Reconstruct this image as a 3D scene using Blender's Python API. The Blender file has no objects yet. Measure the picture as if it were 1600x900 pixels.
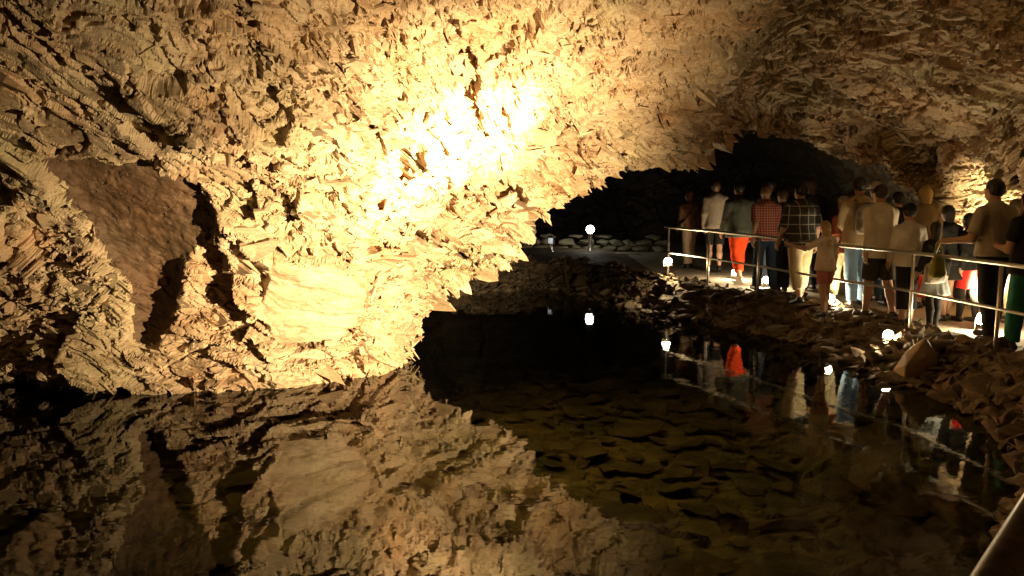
import bpy, math, random
import numpy as np
from mathutils import Vector, Matrix

# ------------------------------------------------------------------ camera, world, exposure
scene = bpy.context.scene
COL = scene.collection
F = 1250.0 / 1600.0            # focal length as a share of the picture's width
PITCH = math.atan(150.0 / 1250.0)
EYE = 1.75
cam_data = bpy.data.cameras.new("camera")
cam_data.sensor_width = 36.0
cam_data.lens = 36.0 * F
cam_data.clip_start = 0.05
cam_data.clip_end = 200.0
cam = bpy.data.objects.new("camera", cam_data)
cam.location = (0, 0, EYE)
cam.rotation_euler = (math.pi / 2 - PITCH, 0, 0)
COL.objects.link(cam)
scene.camera = cam

world = bpy.data.worlds.new("World")
scene.world = world
world.use_nodes = True
bg = world.node_tree.nodes["Background"]
bg.inputs["Color"].default_value = (1.0, 0.62, 0.32, 1)   # inside a cave: no daylight, only a trace of stray lamp light
bg.inputs["Strength"].default_value = 0.012

vs = scene.view_settings
vs.view_transform = 'Standard'
vs.look = 'None'
vs.gamma = 1.0
vs.exposure = 0.0
vs.use_curve_mapping = False
scene.cycles.use_denoising = True
scene.cycles.max_bounces = 6
scene.cycles.diffuse_bounces = 3
scene.cycles.transparent_max_bounces = 12
scene.cycles.sample_clamp_indirect = 4.0
scene.cycles.caustics_reflective = False
scene.cycles.caustics_refractive = False

HALOGEN = (1.0, 0.73, 0.39)
WARM = (1.0, 0.76, 0.42)
COOL = (1.0, 0.80, 0.48)


def add_lamp(name, kind, loc, energy, color, radius, target=None, cone=None, blend=0.5):
    ld = bpy.data.lights.new(name, kind)
    ld.energy = energy
    ld.color = color
    ld.shadow_soft_size = radius
    if kind == 'SPOT':
        ld.spot_size = math.radians(cone)
        ld.spot_blend = blend
    o = bpy.data.objects.new(name, ld)
    o.location = loc
    if target is not None:
        o.rotation_euler = (Vector(target) - Vector(loc)).to_track_quat('-Z', 'Y').to_euler()
    COL.objects.link(o)
    return o


WATER_Z = -0.36
FLOOD = Vector((2.85, 3.5, 0.42))        # the floodlight on the near shore, just outside the picture
add_lamp("flood_beam_upper", 'SPOT', FLOOD, 21000, HALOGEN, 0.025, (-0.35, 8.8, 2.42), 16, 1.0)
add_lamp("flood_beam_lower", 'SPOT', FLOOD, 21000, HALOGEN, 0.025, (-1.05, 8.6, 1.95), 16, 1.0)
add_lamp("flood_spread", 'SPOT', FLOOD, 8800, HALOGEN, 0.025, (-0.7, 8.7, 1.35), 58, 1.0)
add_lamp("flood_spill", 'SPOT', FLOOD, 3000, HALOGEN, 0.025, (-1.3, 8.6, 0.9), 92, 1.0)
add_lamp("wall_uplight_glow", 'SPOT', (6.2, 10.4, 0.30), 1700, WARM, 0.06, (6.9, 11.9, 1.45), 80, 1.0)


add_lamp("path_lamp_glow", 'POINT', (5.93, 9.92, 0.17), 75, COOL, 0.05)
add_lamp("path_lamp_glow_middle", 'POINT', (4.75, 11.75, 0.17), 45, COOL, 0.05)
add_lamp("path_lamp_glow_far", 'POINT', (4.50, 14.0, 0.28), 45, COOL, 0.05)
add_lamp("added_lamp_farthest", 'POINT', (4.28, 15.2, 0.32), 40, COOL, 0.05)  # added unseen lamp that brightens the farthest visitors


def at(px, py, d):
    """The world point at distance d (along y) that the photograph shows at pixel (px, py) of 1600 x 900."""
    dx, dz = (px - 800) / 1250.0, -(py - 450) / 1250.0
    c, s = math.cos(PITCH), math.sin(PITCH)
    y, z = c + dz * s, dz * c - s
    return Vector((dx * d / y, d, EYE + z * d / y))


def on_plane(px, py, z):
    p = at(px, py, 1.0)
    t = (z - EYE) / (p.z - EYE)
    return Vector((p.x * t, t, z))


# ------------------------------------------------------------------ noise in numpy
def _hash(ix, iy, iz, k):
    h = (ix.astype(np.uint32) * np.uint32(374761393) + iy.astype(np.uint32) * np.uint32(668265263)
         + iz.astype(np.uint32) * np.uint32(2147483647) + np.uint32((k * 974634777) & 0xffffffff))
    h = (h ^ (h >> np.uint32(13))) * np.uint32(1274126177)
    h = (h ^ (h >> np.uint32(16))) * np.uint32(2246822519)
    h = h ^ (h >> np.uint32(15))
    return (h & np.uint32(0xffffff)).astype(np.float32) / np.float32(0xffffff)


def vnoise(p, k=0):
    f = np.floor(p)
    i = f.astype(np.int32)
    t = (p - f).astype(np.float32)
    t = t * t * (3 - 2 * t)
    out = 0
    for dx in (0, 1):
        wx = t[:, 0] if dx else 1 - t[:, 0]
        for dy in (0, 1):
            wy = t[:, 1] if dy else 1 - t[:, 1]
            for dz in (0, 1):
                wz = t[:, 2] if dz else 1 - t[:, 2]
                out = out + wx * wy * wz * _hash(i[:, 0] + dx, i[:, 1] + dy, i[:, 2] + dz, k)
    return out * 2 - 1


def fbm(p, k=0, octaves=4, gain=0.5):
    a, s, out = 1.0, 1.0, 0
    for o in range(octaves):
        out = out + a * vnoise(p * s + 17.3 * o, k + o)
        a *= gain
        s *= 2.03
    return out


def plates(p, k, tilt=0.8, bias=(0, 0, 0)):
    """Broken-plate relief: the nearest jittered cell gives each point a height of its own on a tilted plane, so edges are sheer."""
    q = p - 0.5
    f = np.floor(q).astype(np.int32)
    best = np.full(len(p), 1e9, np.float32)
    second = np.full(len(p), 1e9, np.float32)
    h = np.zeros(len(p), np.float32)
    for dx in (0, 1):
        for dy in (0, 1):
            for dz in (0, 1):
                ix, iy, iz = f[:, 0] + dx, f[:, 1] + dy, f[:, 2] + dz
                r = [_hash(ix, iy, iz, k + j) for j in range(3)]
                ddx, ddy, ddz = p[:, 0] - (ix + r[0]), p[:, 1] - (iy + r[1]), p[:, 2] - (iz + r[2])
                d = ddx * ddx + ddy * ddy + ddz * ddz
                m = d < best
                second = np.where(m, best, np.minimum(second, d))
                best = np.where(m, d, best)
                g = [(_hash(ix, iy, iz, k + 3 + j) * 2 - 1) * tilt + bias[j] for j in range(3)]
                hh = (_hash(ix, iy, iz, k + 7) * 2 - 1) * 0.6 + g[0] * ddx + g[1] * ddy + g[2] * ddz
                h = np.where(m, hh, h)
    edge = np.sqrt(second) - np.sqrt(best)
    return h.astype(np.float32), edge.astype(np.float32)


def smooth(x, a, b):
    t = np.clip((x - a) / (b - a), 0, 1)
    return t * t * (3 - 2 * t)


# ------------------------------------------------------------------ mesh and object helpers
def mesh_from(name, verts, faces, mats, mat_idx=None, shade_smooth=False):
    """verts (N,3); faces (M,3) or (M,4) array, or a list of index tuples."""
    me = bpy.data.meshes.new(name)
    verts = np.asarray(verts, np.float32)
    if isinstance(faces, np.ndarray):
        n = faces.shape[1]
        me.vertices.add(len(verts))
        me.vertices.foreach_set("co", verts.ravel())
        me.loops.add(faces.size)
        me.loops.foreach_set("vertex_index", faces.astype(np.int32).ravel())
        me.polygons.add(len(faces))
        me.polygons.foreach_set("loop_start", np.arange(0, faces.size, n, dtype=np.int32))
        me.polygons.foreach_set("loop_total", np.full(len(faces), n, np.int32))
    else:
        me.from_pydata([tuple(v) for v in verts], [], faces)
    for m in (mats if isinstance(mats, (list, tuple)) else [mats]):
        me.materials.append(m)
    if mat_idx is not None:
        me.polygons.foreach_set("material_index", np.asarray(mat_idx, np.int32))
    me.update(calc_edges=True)
    me.polygons.foreach_set("use_smooth", np.full(len(me.polygons), shade_smooth))
    return me


def link(name, me, parent=None, loc=(0, 0, 0), rot=(0, 0, 0)):
    o = bpy.data.objects.new(name, me)
    o.location = loc
    o.rotation_euler = rot
    COL.objects.link(o)
    if parent is not None:
        o.parent = parent
    return o


def tag(o, label, cat, group=None):
    o["label"] = label
    o["category"] = cat
    if group:
        o["group"] = group
    return o


def thing(name, label, cat, loc=(0, 0, 0), rot=(0, 0, 0), group=None):
    return tag(link(name, None, None, loc, rot), label, cat, group)


def grid_faces(nu, nv):
    i = np.arange(nu - 1)[:, None] * nv + np.arange(nv - 1)[None, :]
    return np.stack([i, i + nv, i + nv + 1, i + 1], -1).reshape(-1, 4)


def grid_normals(P):
    du = np.gradient(P, axis=0)
    dv = np.gradient(P, axis=1)
    n = np.cross(du, dv)
    return n / (np.linalg.norm(n, axis=-1, keepdims=True) + 1e-9)


class MB:
    """Collects simple shapes into one mesh."""
    def __init__(self):
        self.v, self.f = [], []

    def add(self, vs_, fs_):
        b = len(self.v)
        self.v += [tuple(x) for x in vs_]
        self.f += [tuple(b + i for i in f) for f in fs_]

    def tube(self, pts, r, n=12, cap=True):
        pts = [Vector(p) for p in pts]
        rs = r if isinstance(r, (list, tuple)) else [r] * len(pts)
        rings = []
        up = None
        for i, p in enumerate(pts):
            d = (pts[min(i + 1, len(pts) - 1)] - pts[max(i - 1, 0)]).normalized()
            if up is None:
                up = d.orthogonal().normalized()
            up = (up - d * up.dot(d)).normalized()
            s = d.cross(up)
            rings.append([p + (up * math.cos(a) + s * math.sin(a)) * rs[i] for a in [2 * math.pi * j / n for j in range(n)]])
        vs_ = [q for ring in rings for q in ring]
        fs_ = [(i * n + j, i * n + (j + 1) % n, (i + 1) * n + (j + 1) % n, (i + 1) * n + j) for i in range(len(pts) - 1) for j in range(n)]
        if cap:
            fs_ += [tuple(reversed(range(n))), tuple(range((len(pts) - 1) * n, len(pts) * n))]
        self.add(vs_, fs_)

    def lathe(self, prof, n=20, origin=(0, 0, 0)):
        ox, oy, oz = origin
        vs_ = [(ox + r * math.cos(2 * math.pi * j / n), oy + r * math.sin(2 * math.pi * j / n), oz + z) for r, z in prof for j in range(n)]
        fs_ = [(i * n + j, i * n + (j + 1) % n, (i + 1) * n + (j + 1) % n, (i + 1) * n + j) for i in range(len(prof) - 1) for j in range(n)]
        fs_ += [tuple(reversed(range(n))), tuple(range((len(prof) - 1) * n, len(prof) * n))]
        self.add(vs_, fs_)

    def box(self, c, s, M=None):
        vs_ = [Vector((x * s[0] / 2, y * s[1] / 2, z * s[2] / 2)) for x in (-1, 1) for y in (-1, 1) for z in (-1, 1)]
        if M is not None:
            vs_ = [M @ v for v in vs_]
        self.add([v + Vector(c) for v in vs_], [(0, 1, 3, 2), (4, 6, 7, 5), (0, 4, 5, 1), (2, 3, 7, 6), (0, 2, 6, 4), (1, 5, 7, 3)])

    def build(self, name, mat, parent=None, loc=(0, 0, 0), rot=(0, 0, 0), smooth_=True, bevel=0.0):
        me = mesh_from(name, self.v, self.f, mat, shade_smooth=smooth_)
        o = link(name, me, parent, loc, rot)
        if bevel:
            b = o.modifiers.new("edge", 'BEVEL')
            b.width = bevel
            b.segments = 2
        return o


# ------------------------------------------------------------------ materials
def new_mat(name):
    m = bpy.data.materials.new(name)
    m.use_nodes = True
    nt = m.node_tree
    return m, nt, nt.nodes["Principled BSDF"]


def node(nt, t, **kw):
    n = nt.nodes.new(t)
    for k, v in kw.items():
        if k in n.inputs:
            n.inputs[k].default_value = v
        else:
            setattr(n, k, v)
    return n


def ramp(nt, fac, stops):
    r = nt.nodes.new("ShaderNodeValToRGB")
    el = r.color_ramp.elements
    while len(el) < len(stops):
        el.new(0.5)
    for e, (p, c) in zip(el, stops):
        e.position = p
        e.color = (*c, 1)
    nt.links.new(fac, r.inputs[0])
    return r.outputs[0]


def rock_material(name, dark, mid, pale, rough=0.6, scale=1.0, bump=0.25, spec=0.35):
    m, nt, b = new_mat(name)
    L = nt.links.new
    tc = node(nt, "ShaderNodeTexCoord")
    mp = node(nt, "ShaderNodeMapping")
    mp.inputs["Rotation"].default_value = (0.3, 0.35, 0.1)
    mp.inputs["Scale"].default_value = (0.7, 1.0, 2.6)
    L(tc.outputs["Object"], mp.inputs[0])
    n1 = node(nt, "ShaderNodeTexNoise", Scale=1.5 * scale, Detail=9.0, Roughness=0.62, Distortion=0.6)
    L(mp.outputs[0], n1.inputs["Vector"])
    c1 = ramp(nt, n1.outputs[0], [(0.3, dark), (0.47, mid), (0.66, pale)])
    n0 = node(nt, "ShaderNodeTexNoise", Scale=0.9 * scale, Detail=4.0, Roughness=0.6)
    L(tc.outputs["Object"], n0.inputs["Vector"])
    c0 = ramp(nt, n0.outputs[0], [(0.34, (0.93, 1.0, 0.92)), (0.5, (1.0, 1.0, 1.0)), (0.68, (1.04, 0.91, 0.80))])
    m0 = node(nt, "ShaderNodeMix", data_type='RGBA', blend_type='MULTIPLY')
    m0.inputs[0].default_value = 1.0
    L(c1, m0.inputs[6]); L(c0, m0.inputs[7])
    c1 = m0.outputs[2]
    n2 = node(nt, "ShaderNodeTexNoise", Scale=26.0 * scale, Detail=5.0, Roughness=0.7)
    L(mp.outputs[0], n2.inputs["Vector"])
    c2 = ramp(nt, n2.outputs[0], [(0.3, (0.62, 0.58, 0.54)), (0.6, (1.08, 1.05, 1.0))])
    mx = node(nt, "ShaderNodeMix", data_type='RGBA', blend_type='MULTIPLY')
    mx.inputs[0].default_value = 1.0
    L(c1, mx.inputs[6]); L(c2, mx.inputs[7])
    L(mx.outputs[2], b.inputs["Base Color"])
    n3 = node(nt, "ShaderNodeTexNoise", Scale=55.0 * scale, Detail=6.0, Roughness=0.7)
    L(mp.outputs[0], n3.inputs["Vector"])
    bp = node(nt, "ShaderNodeBump", Strength=bump, Distance=0.02)
    L(n3.outputs[0], bp.inputs["Height"])
    L(bp.outputs[0], b.inputs["Normal"])
    rr = node(nt, "ShaderNodeMapRange")
    rr.inputs[3].default_value = rough - 0.18
    rr.inputs[4].default_value = rough + 0.18
    L(n2.outputs[0], rr.inputs[0]); L(rr.outputs[0], b.inputs["Roughness"])
    b.inputs["Specular IOR Level"].default_value = spec
    return m


def plain(name, col, rough=0.6, metal=0.0, spec=0.4, grain=0.0, gscale=40.0):
    m, nt, b = new_mat(name)
    b.inputs["Roughness"].default_value = rough
    b.inputs["Metallic"].default_value = metal
    b.inputs["Specular IOR Level"].default_value = spec
    tc = node(nt, "ShaderNodeTexCoord")
    n1 = node(nt, "ShaderNodeTexNoise", Scale=gscale, Detail=4.0)
    nt.links.new(tc.outputs["Object"], n1.inputs["Vector"])
    lo = tuple(c * (1 - grain) for c in col)
    hi = tuple(min(1, c * (1 + grain)) for c in col)
    nt.links.new(ramp(nt, n1.outputs[0], [(0.3, lo), (0.7, hi)]), b.inputs["Base Color"])
    return m


def emitter(name, col, strength):
    m, nt, b = new_mat(name)
    b.inputs["Base Color"].default_value = (*col, 1)
    b.inputs["Emission Color"].default_value = (*col, 1)
    b.inputs["Emission Strength"].default_value = strength
    return m


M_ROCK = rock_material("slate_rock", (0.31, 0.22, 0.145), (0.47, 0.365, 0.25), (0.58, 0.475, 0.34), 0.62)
M_BACK_SHADE = rock_material("back_rock_shade", (0.05, 0.043, 0.033), (0.08, 0.066, 0.05), (0.11, 0.09, 0.07), 0.6)  # rock colour darkened to carry the shade of the unlit passage
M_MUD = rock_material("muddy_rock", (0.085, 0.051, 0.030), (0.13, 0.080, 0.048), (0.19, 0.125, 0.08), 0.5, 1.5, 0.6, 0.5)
M_STONE = rock_material("bank_stone", (0.085, 0.068, 0.053), (0.155, 0.125, 0.096), (0.28, 0.225, 0.17), 0.75, 2.0, 0.35, 0.2)
M_BED = rock_material("pool_bed_rock", (0.08, 0.078, 0.045), (0.165, 0.155, 0.09), (0.30, 0.275, 0.165), 0.8, 1.6)
M_STEEL = plain("brushed_steel", (0.74, 0.70, 0.63), 0.42, 1.0, grain=0.12, gscale=90)

M_OLD_STEEL = plain("worn_steel", (0.20, 0.185, 0.165), 0.34, 1.0, grain=0.3, gscale=60)

# ------------------------------------------------------------------ cave rock: wall, hanging lip and vault in one sheet
def catmull(P, t):
    """P (n,...,3) control points; t in [0, n-1]."""
    n = len(P)
    i = np.clip(np.floor(t).astype(int), 0, n - 2)
    u = (t - i).reshape((-1,) + (1,) * (P.ndim - 1))
    a, b, c, d = P[np.maximum(i - 1, 0)], P[i], P[i + 1], P[np.minimum(i + 2, n - 1)]
    return 0.5 * (2 * b + (c - a) * u + (2 * a - 5 * b + 4 * c - d) * u ** 2 + (3 * b - a - 3 * c + d) * u ** 3)


# each column: the limb of the rock (the edge seen against water, dark or ground), its overhead height, how it goes on behind
LIMB = []


def limb(p, H, back, xtop=None, lean=1.0):
    LIMB.append((np.array(p, float), H, back, xtop, lean))


W = WATER_Z
limb((-13.5, 1.0, W), 4.3, 'pool', -6)
limb((-11.5, 6.0, W), 4.4, 'pool', -6)
limb(at(-120, 572, 8.7), 4.5, 'pool')
limb(on_plane(0, 592, W), 4.5, 'pool')
limb(on_plane(120, 600, W), 4.5, 'pool')
limb(at(220, 610, 8.5), 4.5, 'pool')
limb(at(400, 612, 8.4), 4.6, 'pool')
limb(at(560, 600, 8.7), 4.6, 'pool')
limb(at(618, 590, 9.3), 4.6, 'pool2')
limb(at(634, 556, 9.8), 4.6, 'under')
limb(at(662, 505, 10.1), 4.5, 'under')
limb(at(718, 452, 10.3), 4.5, 'under')
limb(at(790, 400, 10.4), 4.4, 'under')
limb(at(880, 318, 10.5), 4.3, 'under')
limb(at(985, 268, 10.5), 4.2, 'under')
limb(at(1092, 258, 10.7), 4.1, 'under')
limb(at(1118, 222, 11.4), 4.1, 'under')
limb(at(1165, 203, 12.0), 4.0, 'under')
limb(at(1250, 211, 12.4), 3.9, 'under')
limb(at(1335, 246, 12.4), 3.8, 'under')
limb(at(1400, 288, 12.6), 3.7, 'side')
limb(at(1450, 318, 12.4), 3.7, 'side')
limb(at(1510, 400, 12.1), 3.6, 'side')
limb(at(1560, 470, 11.6), 3.6, 'ground')
limb(at(1660, 500, 10.6), 3.6, 'ground')
limb((7.8, 8.0, -0.1), 3.6, 'ground', 5.5)
limb((7.2, 4.0, -0.1), 3.8, 'ground', 4.5)
limb((6.5, -1.0, -0.1), 4.0, 'ground', 3.5)

NPROF = 7
AS = [1.0, 0.80, 0.62, 0.46, 0.30, 0.15, 0.0]      # overhead -> limb, as fractions of a quarter turn
rows = []
for L_, H, back, xtop, lean in LIMB:
    x, y, z = L_
    xe = xtop if xtop is not None else x * 0.8
    ye = -2.5
    pr = []
    for a in AS:
        th = a * math.pi / 2
        k = 1 - math.cos(th)
        pr.append((x + (xe - x) * k, y + (ye - y) * k, z + (H - z) * math.sin(th)))
    if back == 'pool':
        pr += [(x, y + 0.25, z - 0.55), (x, y + 1.0, z - 1.2), (x, y + 3.0, z - 1.7), (x, y + 6, z - 2.0)]
    elif back == 'pool2':
        pr += [(x - 0.2, y + 0.5, z - 0.2), (x - 0.8, y + 1.6, z - 0.2), (x - 1.5, y + 6.0, z + 0.6), (x - 2, 23, z + 1.0)]
    elif back == 'under':
        zz = max(z, 1.0)
        dx = -0.25 * float(np.clip((1.0 - z) / 1.2, 0, 1))
        pr += [(x + 0.05 + dx, y + 0.5, z + 0.25), (x + 0.1 + dx * 3, y + 1.3, z + 1.1), (x * 0.9 + 0.3, y + 4, max(z, 2.2) + 2.6), (x * 0.8 + 0.5, 28, 5.0)]
    elif back == 'side':
        pr += [(x + 0.6, y + 0.5, z + 0.1), (x + 1.4, y + 1.6, z + 0.2), (x + 2.0, y + 6, z), (x + 1.5, 28, z)]
    else:
        pr += [(x + 0.2, y + 0.4, z - 0.5), (x + 0.3, y + 0.8, z - 1.0), (x + 0.4, y + 1.2, z - 1.5), (x + 0.5, y + 1.6, z - 2.0)]
    rows.append(pr)
NET = np.array(rows, np.float64)

DETAIL = 1.0
# samples along the limb, even in length over the part in view
seg = np.linalg.norm(np.diff(NET[:, NPROF - 1], axis=0), axis=1)
dens = np.ones(len(seg)); dens[:2] = 0.15; dens[-3:] = 0.2
tu = [np.array([0.0])]
for i, s_ in enumerate(seg):
    n_ = max(4, int(s_ * dens[i] * 78 * DETAIL))
    tu.append(i + (np.arange(n_) + 1) / n_)
tu = np.concatenate(tu)
vseg = [20, 60, 130, 150, 140, 130, 60, 60, 70, 60]
tv = [np.array([0.0])]
for i, n_ in enumerate(vseg):
    n_ = max(3, int(n_ * DETAIL))
    tv.append(i + (np.arange(n_) + 1) / n_)
tv = np.concatenate(tv)
G = catmull(NET, tu)                                  # (nu, 11, 3)
G = np.swapaxes(catmull(np.swapaxes(G, 0, 1), tv), 0, 1)   # (nu, nv, 3)
NU, NV = G.shape[:2]
P = G.reshape(-1, 3).astype(np.float32)
N = grid_normals(G).reshape(-1, 3).astype(np.float32)
# make the normals face the cave (towards a point over the pool)
toc = np.array([0.5, 4.0, 1.0], np.float32) - P
if (N * toc).sum(1).mean() < 0:
    N = -N


def bedding(P, jag=0.014):
    warp = np.stack([fbm(P * 1.3, 11, 3), fbm(P * 1.3, 21, 3), fbm(P * 1.3, 31, 3)], 1) * 0.16
    warp += np.stack([fbm(P * 9, 41, 2), fbm(P * 9, 51, 2), fbm(P * 9, 61, 2)], 1) * jag
    q = P + warp
    c, s = math.cos(0.30), math.sin(0.30)          # the beds dip to the right and away
    return np.stack([q[:, 0] * c - q[:, 2] * s, q[:, 1], q[:, 0] * s + q[:, 2] * c + 0.25 * q[:, 1]], 1)


A3 = lambda *v: np.array(v, np.float32)


def coarse_relief(P):
    """Height of the big broken beds above the base sheet, metres."""
    B = bedding(P, 0.006)
    h0 = fbm(P * 0.45, 71, 2) * 0.28
    h1, e1 = plates(B * A3(0.7, 0.9, 2.0), 101, 0.55, (0.2, 0, -0.45))
    h2, e2 = plates(B * A3(1.4, 2.0, 5.0), 201, 0.6, (0.25, 0, -0.5))
    crack = vnoise(P * 2.3, 83)
    hole = fbm(B * A3(2.4, 3.0, 7.0), 91, 3)
    h = h0 + 0.25 * h1 + 0.15 * h2 - 0.17 * smooth(-e2, -0.10, 0.0) * smooth(crack, 0.0, 0.45) - 0.24 * smooth(hole, 0.58, 0.80)
    g1 = vnoise(B * A3(0.8, 1.0, 5.5) + 3.3, 301)
    m1 = vnoise(P * 1.1 + 9.0, 303)
    h = h - 0.17 * smooth(0.075 - np.abs(g1), 0.0, 0.06) * smooth(m1, -0.15, 0.35)
    return h.astype(np.float32), B


def fine_relief(P):
    B = bedding(P)
    h3, e3 = plates(B * A3(3.8, 5.0, 13.0), 301, 0.7, (0.2, 0, -0.4))
    h4, e4 = plates(B * A3(11.0, 12.0, 30.0), 401, 0.7)
    crack = vnoise(P * 3.1, 87)
    hole = fbm(B * A3(6, 7, 16), 97, 2)
    h = 0.042 * h3 + 0.010 * h4 - 0.05 * smooth(-e3, -0.10, 0.0) * smooth(crack, 0.05, 0.5) - 0.06 * smooth(hole, 0.62, 0.8) + fbm(P * 28, 95, 2) * 0.004
    g2 = vnoise(B * A3(2.2, 2.4, 13) + 5.1, 305)
    m2 = vnoise(P * 2.0 + 4.0, 307)
    h = h - 0.075 * smooth(0.10 - np.abs(g2), 0.0, 0.08) * smooth(m2, -0.1, 0.4)
    return h.astype(np.float32)


relief, BED = coarse_relief(P)
relief, BED = coarse_relief(P + N * (0.28 * relief)[:, None])     # once more at the displaced place: broken edges, not prisms
rock_x, rock_z, rock_y = P[:, 0], P[:, 2], P[:, 1]
front = np.repeat(np.ones(NU)[:, None], NV, 1) * (tv <= NPROF - 1 + 0.4)[None, :]
front = front.ravel()
# a hollow of smooth, muddy rock left of the lit bulge: the rock breaks off sharply on both sides
def poly_sd(px, pz, poly):
    d = np.full(len(px), 1e9, np.float32)
    inside = np.zeros(len(px), bool)
    n = len(poly)
    for i in range(n):
        ax, az = poly[i]
        bx, bz = poly[(i + 1) % n]
        ex, ez = bx - ax, bz - az
        t = np.clip(((px - ax) * ex + (pz - az) * ez) / (ex * ex + ez * ez), 0, 1)
        d = np.minimum(d, np.hypot(px - ax - t * ex, pz - az - t * ez))
        c = ((az > pz) != (bz > pz)) & (px < (bx - ax) * (pz - az) / (bz - az + 1e-12) + ax)
        inside ^= c
    return np.where(inside, -d, d)


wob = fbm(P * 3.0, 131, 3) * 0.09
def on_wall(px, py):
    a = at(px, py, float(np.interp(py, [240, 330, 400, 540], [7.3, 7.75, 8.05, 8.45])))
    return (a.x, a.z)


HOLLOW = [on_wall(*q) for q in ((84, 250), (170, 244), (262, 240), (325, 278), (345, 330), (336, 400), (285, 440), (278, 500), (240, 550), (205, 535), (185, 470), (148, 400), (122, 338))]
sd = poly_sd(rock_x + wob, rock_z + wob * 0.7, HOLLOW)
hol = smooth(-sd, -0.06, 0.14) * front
SLAB = [on_wall(*q) for q in ((425, 405), (520, 412), (560, 455), (562, 495), (520, 540), (430, 535), (405, 490))]
sd2 = poly_sd(rock_x + wob * 0.5, rock_z + wob * 0.4, SLAB)
slab = smooth(-sd2, -0.01, 0.04) * front
left_smooth = smooth(-rock_x, 2.2, 3.6) * smooth(rock_z, 1.7, 2.5) * front
high = smooth(rock_z, 2.2, 3.0) * front
relief = relief * (1 - 0.55 * np.maximum(left_smooth, high))
muddy = fbm(P * 1.1, 141, 3) * 0.06 + fbm(P * np.array([14, 14, 9], np.float32), 145, 3) * 0.012
hollow_depth = -0.24 + 0.18 * smooth(-rock_x, 3.75, 4.95)
relief = relief * (1 - hol) + hol * (muddy + hollow_depth)
slabh = 0.05 + 0.03 * fbm(BED * np.array([0.8, 0.8, 9], np.float32), 151, 3) + 0.006 * fbm(P * 12, 155, 2)
relief = relief * (1 - slab) + slab * slabh
relief = relief * (1 - 0.35 * (1 - front))
near_lip = (smooth(-np.abs(tv - (NPROF - 1)), -0.8, 0.0)[None, :] * smooth(tu, 7.0, 9.5)[:, None]).ravel()
relief = relief * (1 - 0.4 * near_lip)
rg = relief.reshape(NU, NV)
for _ in range(1):                                     # round the sheer steps over a few centimetres
    rp = np.pad(rg, 1, mode='edge')
    rg = (rp[:-2, 1:-1] + rp[2:, 1:-1] + rp[1:-1, :-2] + rp[1:-1, 2:] + 2 * rg) / 6
P2 = P + N * rg.reshape(-1)[:, None]
N2 = grid_normals(P2.reshape(NU, NV, 3)).reshape(-1, 3).astype(np.float32)
N2[(N2 * N).sum(1) < 0] *= -1
calm = (1 - 0.85 * hol) * (1 - 0.9 * slab) * (1 - 0.55 * left_smooth) * (1 - 0.4 * (1 - front))
Pg = P2.reshape(NU, NV, 3)
stretch = np.maximum(np.linalg.norm(np.gradient(Pg, axis=0), axis=-1), np.linalg.norm(np.gradient(Pg, axis=1), axis=-1)).ravel()
calm = calm * np.clip(0.022 / stretch, 0.05, 1.0) ** 1.5      # no fine teeth where the sheet is stretched over a step
P2 = P2 + N2 * (fine_relief(P2) * calm)[:, None]
rock_faces = grid_faces(NU, NV)[:, ::-1]


# shards: thin broken flakes that stick out of the rock, most along its hanging edge
rng = np.random.default_rng(7)
def shard(base, tip_dir, across, length, width, thick):
    """A tapering plate with a ragged outline; 2 rings of 6."""
    n = np.cross(tip_dir, across)
    out = [(-0.5, -0.35), (-0.42 + rng.normal(0, .06), 0.35), (-0.2 + rng.normal(0, .08), 0.72), (rng.normal(0, .18), 1.0), (0.25 + rng.normal(0, .08), 0.6), (0.5, -0.35)]
    f_, b_ = [], []
    for a, t in out:
        p = base + across * (a * width) + tip_dir * (t * length)
        w_ = thick * (1.0 - 0.75 * max(t, 0))
        f_.append(p + n * w_ / 2 + tip_dir * rng.normal(0, 0.012))
        b_.append(p - n * w_ / 2)
    k = 6
    faces = [(0, 1, 2, 3), (0, 3, 4, 5), (k + 3, k + 2, k + 1, k), (k + 5, k + 4, k + 3, k)]
    faces += [(i, k + i, k + (i + 1) % k, (i + 1) % k) for i in range(k)]
    return np.array(f_ + b_), np.array(faces)


Gd, Nd = P2.reshape(NU, NV, 3), N.reshape(NU, NV, 3)
jl = int(np.argmin(np.abs(tv - (NPROF - 1))))
vis = np.where((tu > 3.0) & (tu < 23.5))[0]
lipu = np.where((tu > 8.3) & (tu < 17.6))[0]
SV, SF = [], []
nb = len(P2)
def put(i, j, length, width, thick, tipd):
    global nb
    p, n = Gd[i, j], Nd[i, j]
    t = np.array(tipd) + rng.normal(0, 0.28, 3)
    t = t / np.linalg.norm(t)
    a = np.cross(t, n + rng.normal(0, 0.35, 3))
    a = a / (np.linalg.norm(a) + 1e-6)
    v, f = shard(p - n * 0.03, t, a, length, width, thick)
    SV.append(v); SF.append(f + nb); nb += len(v)


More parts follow.
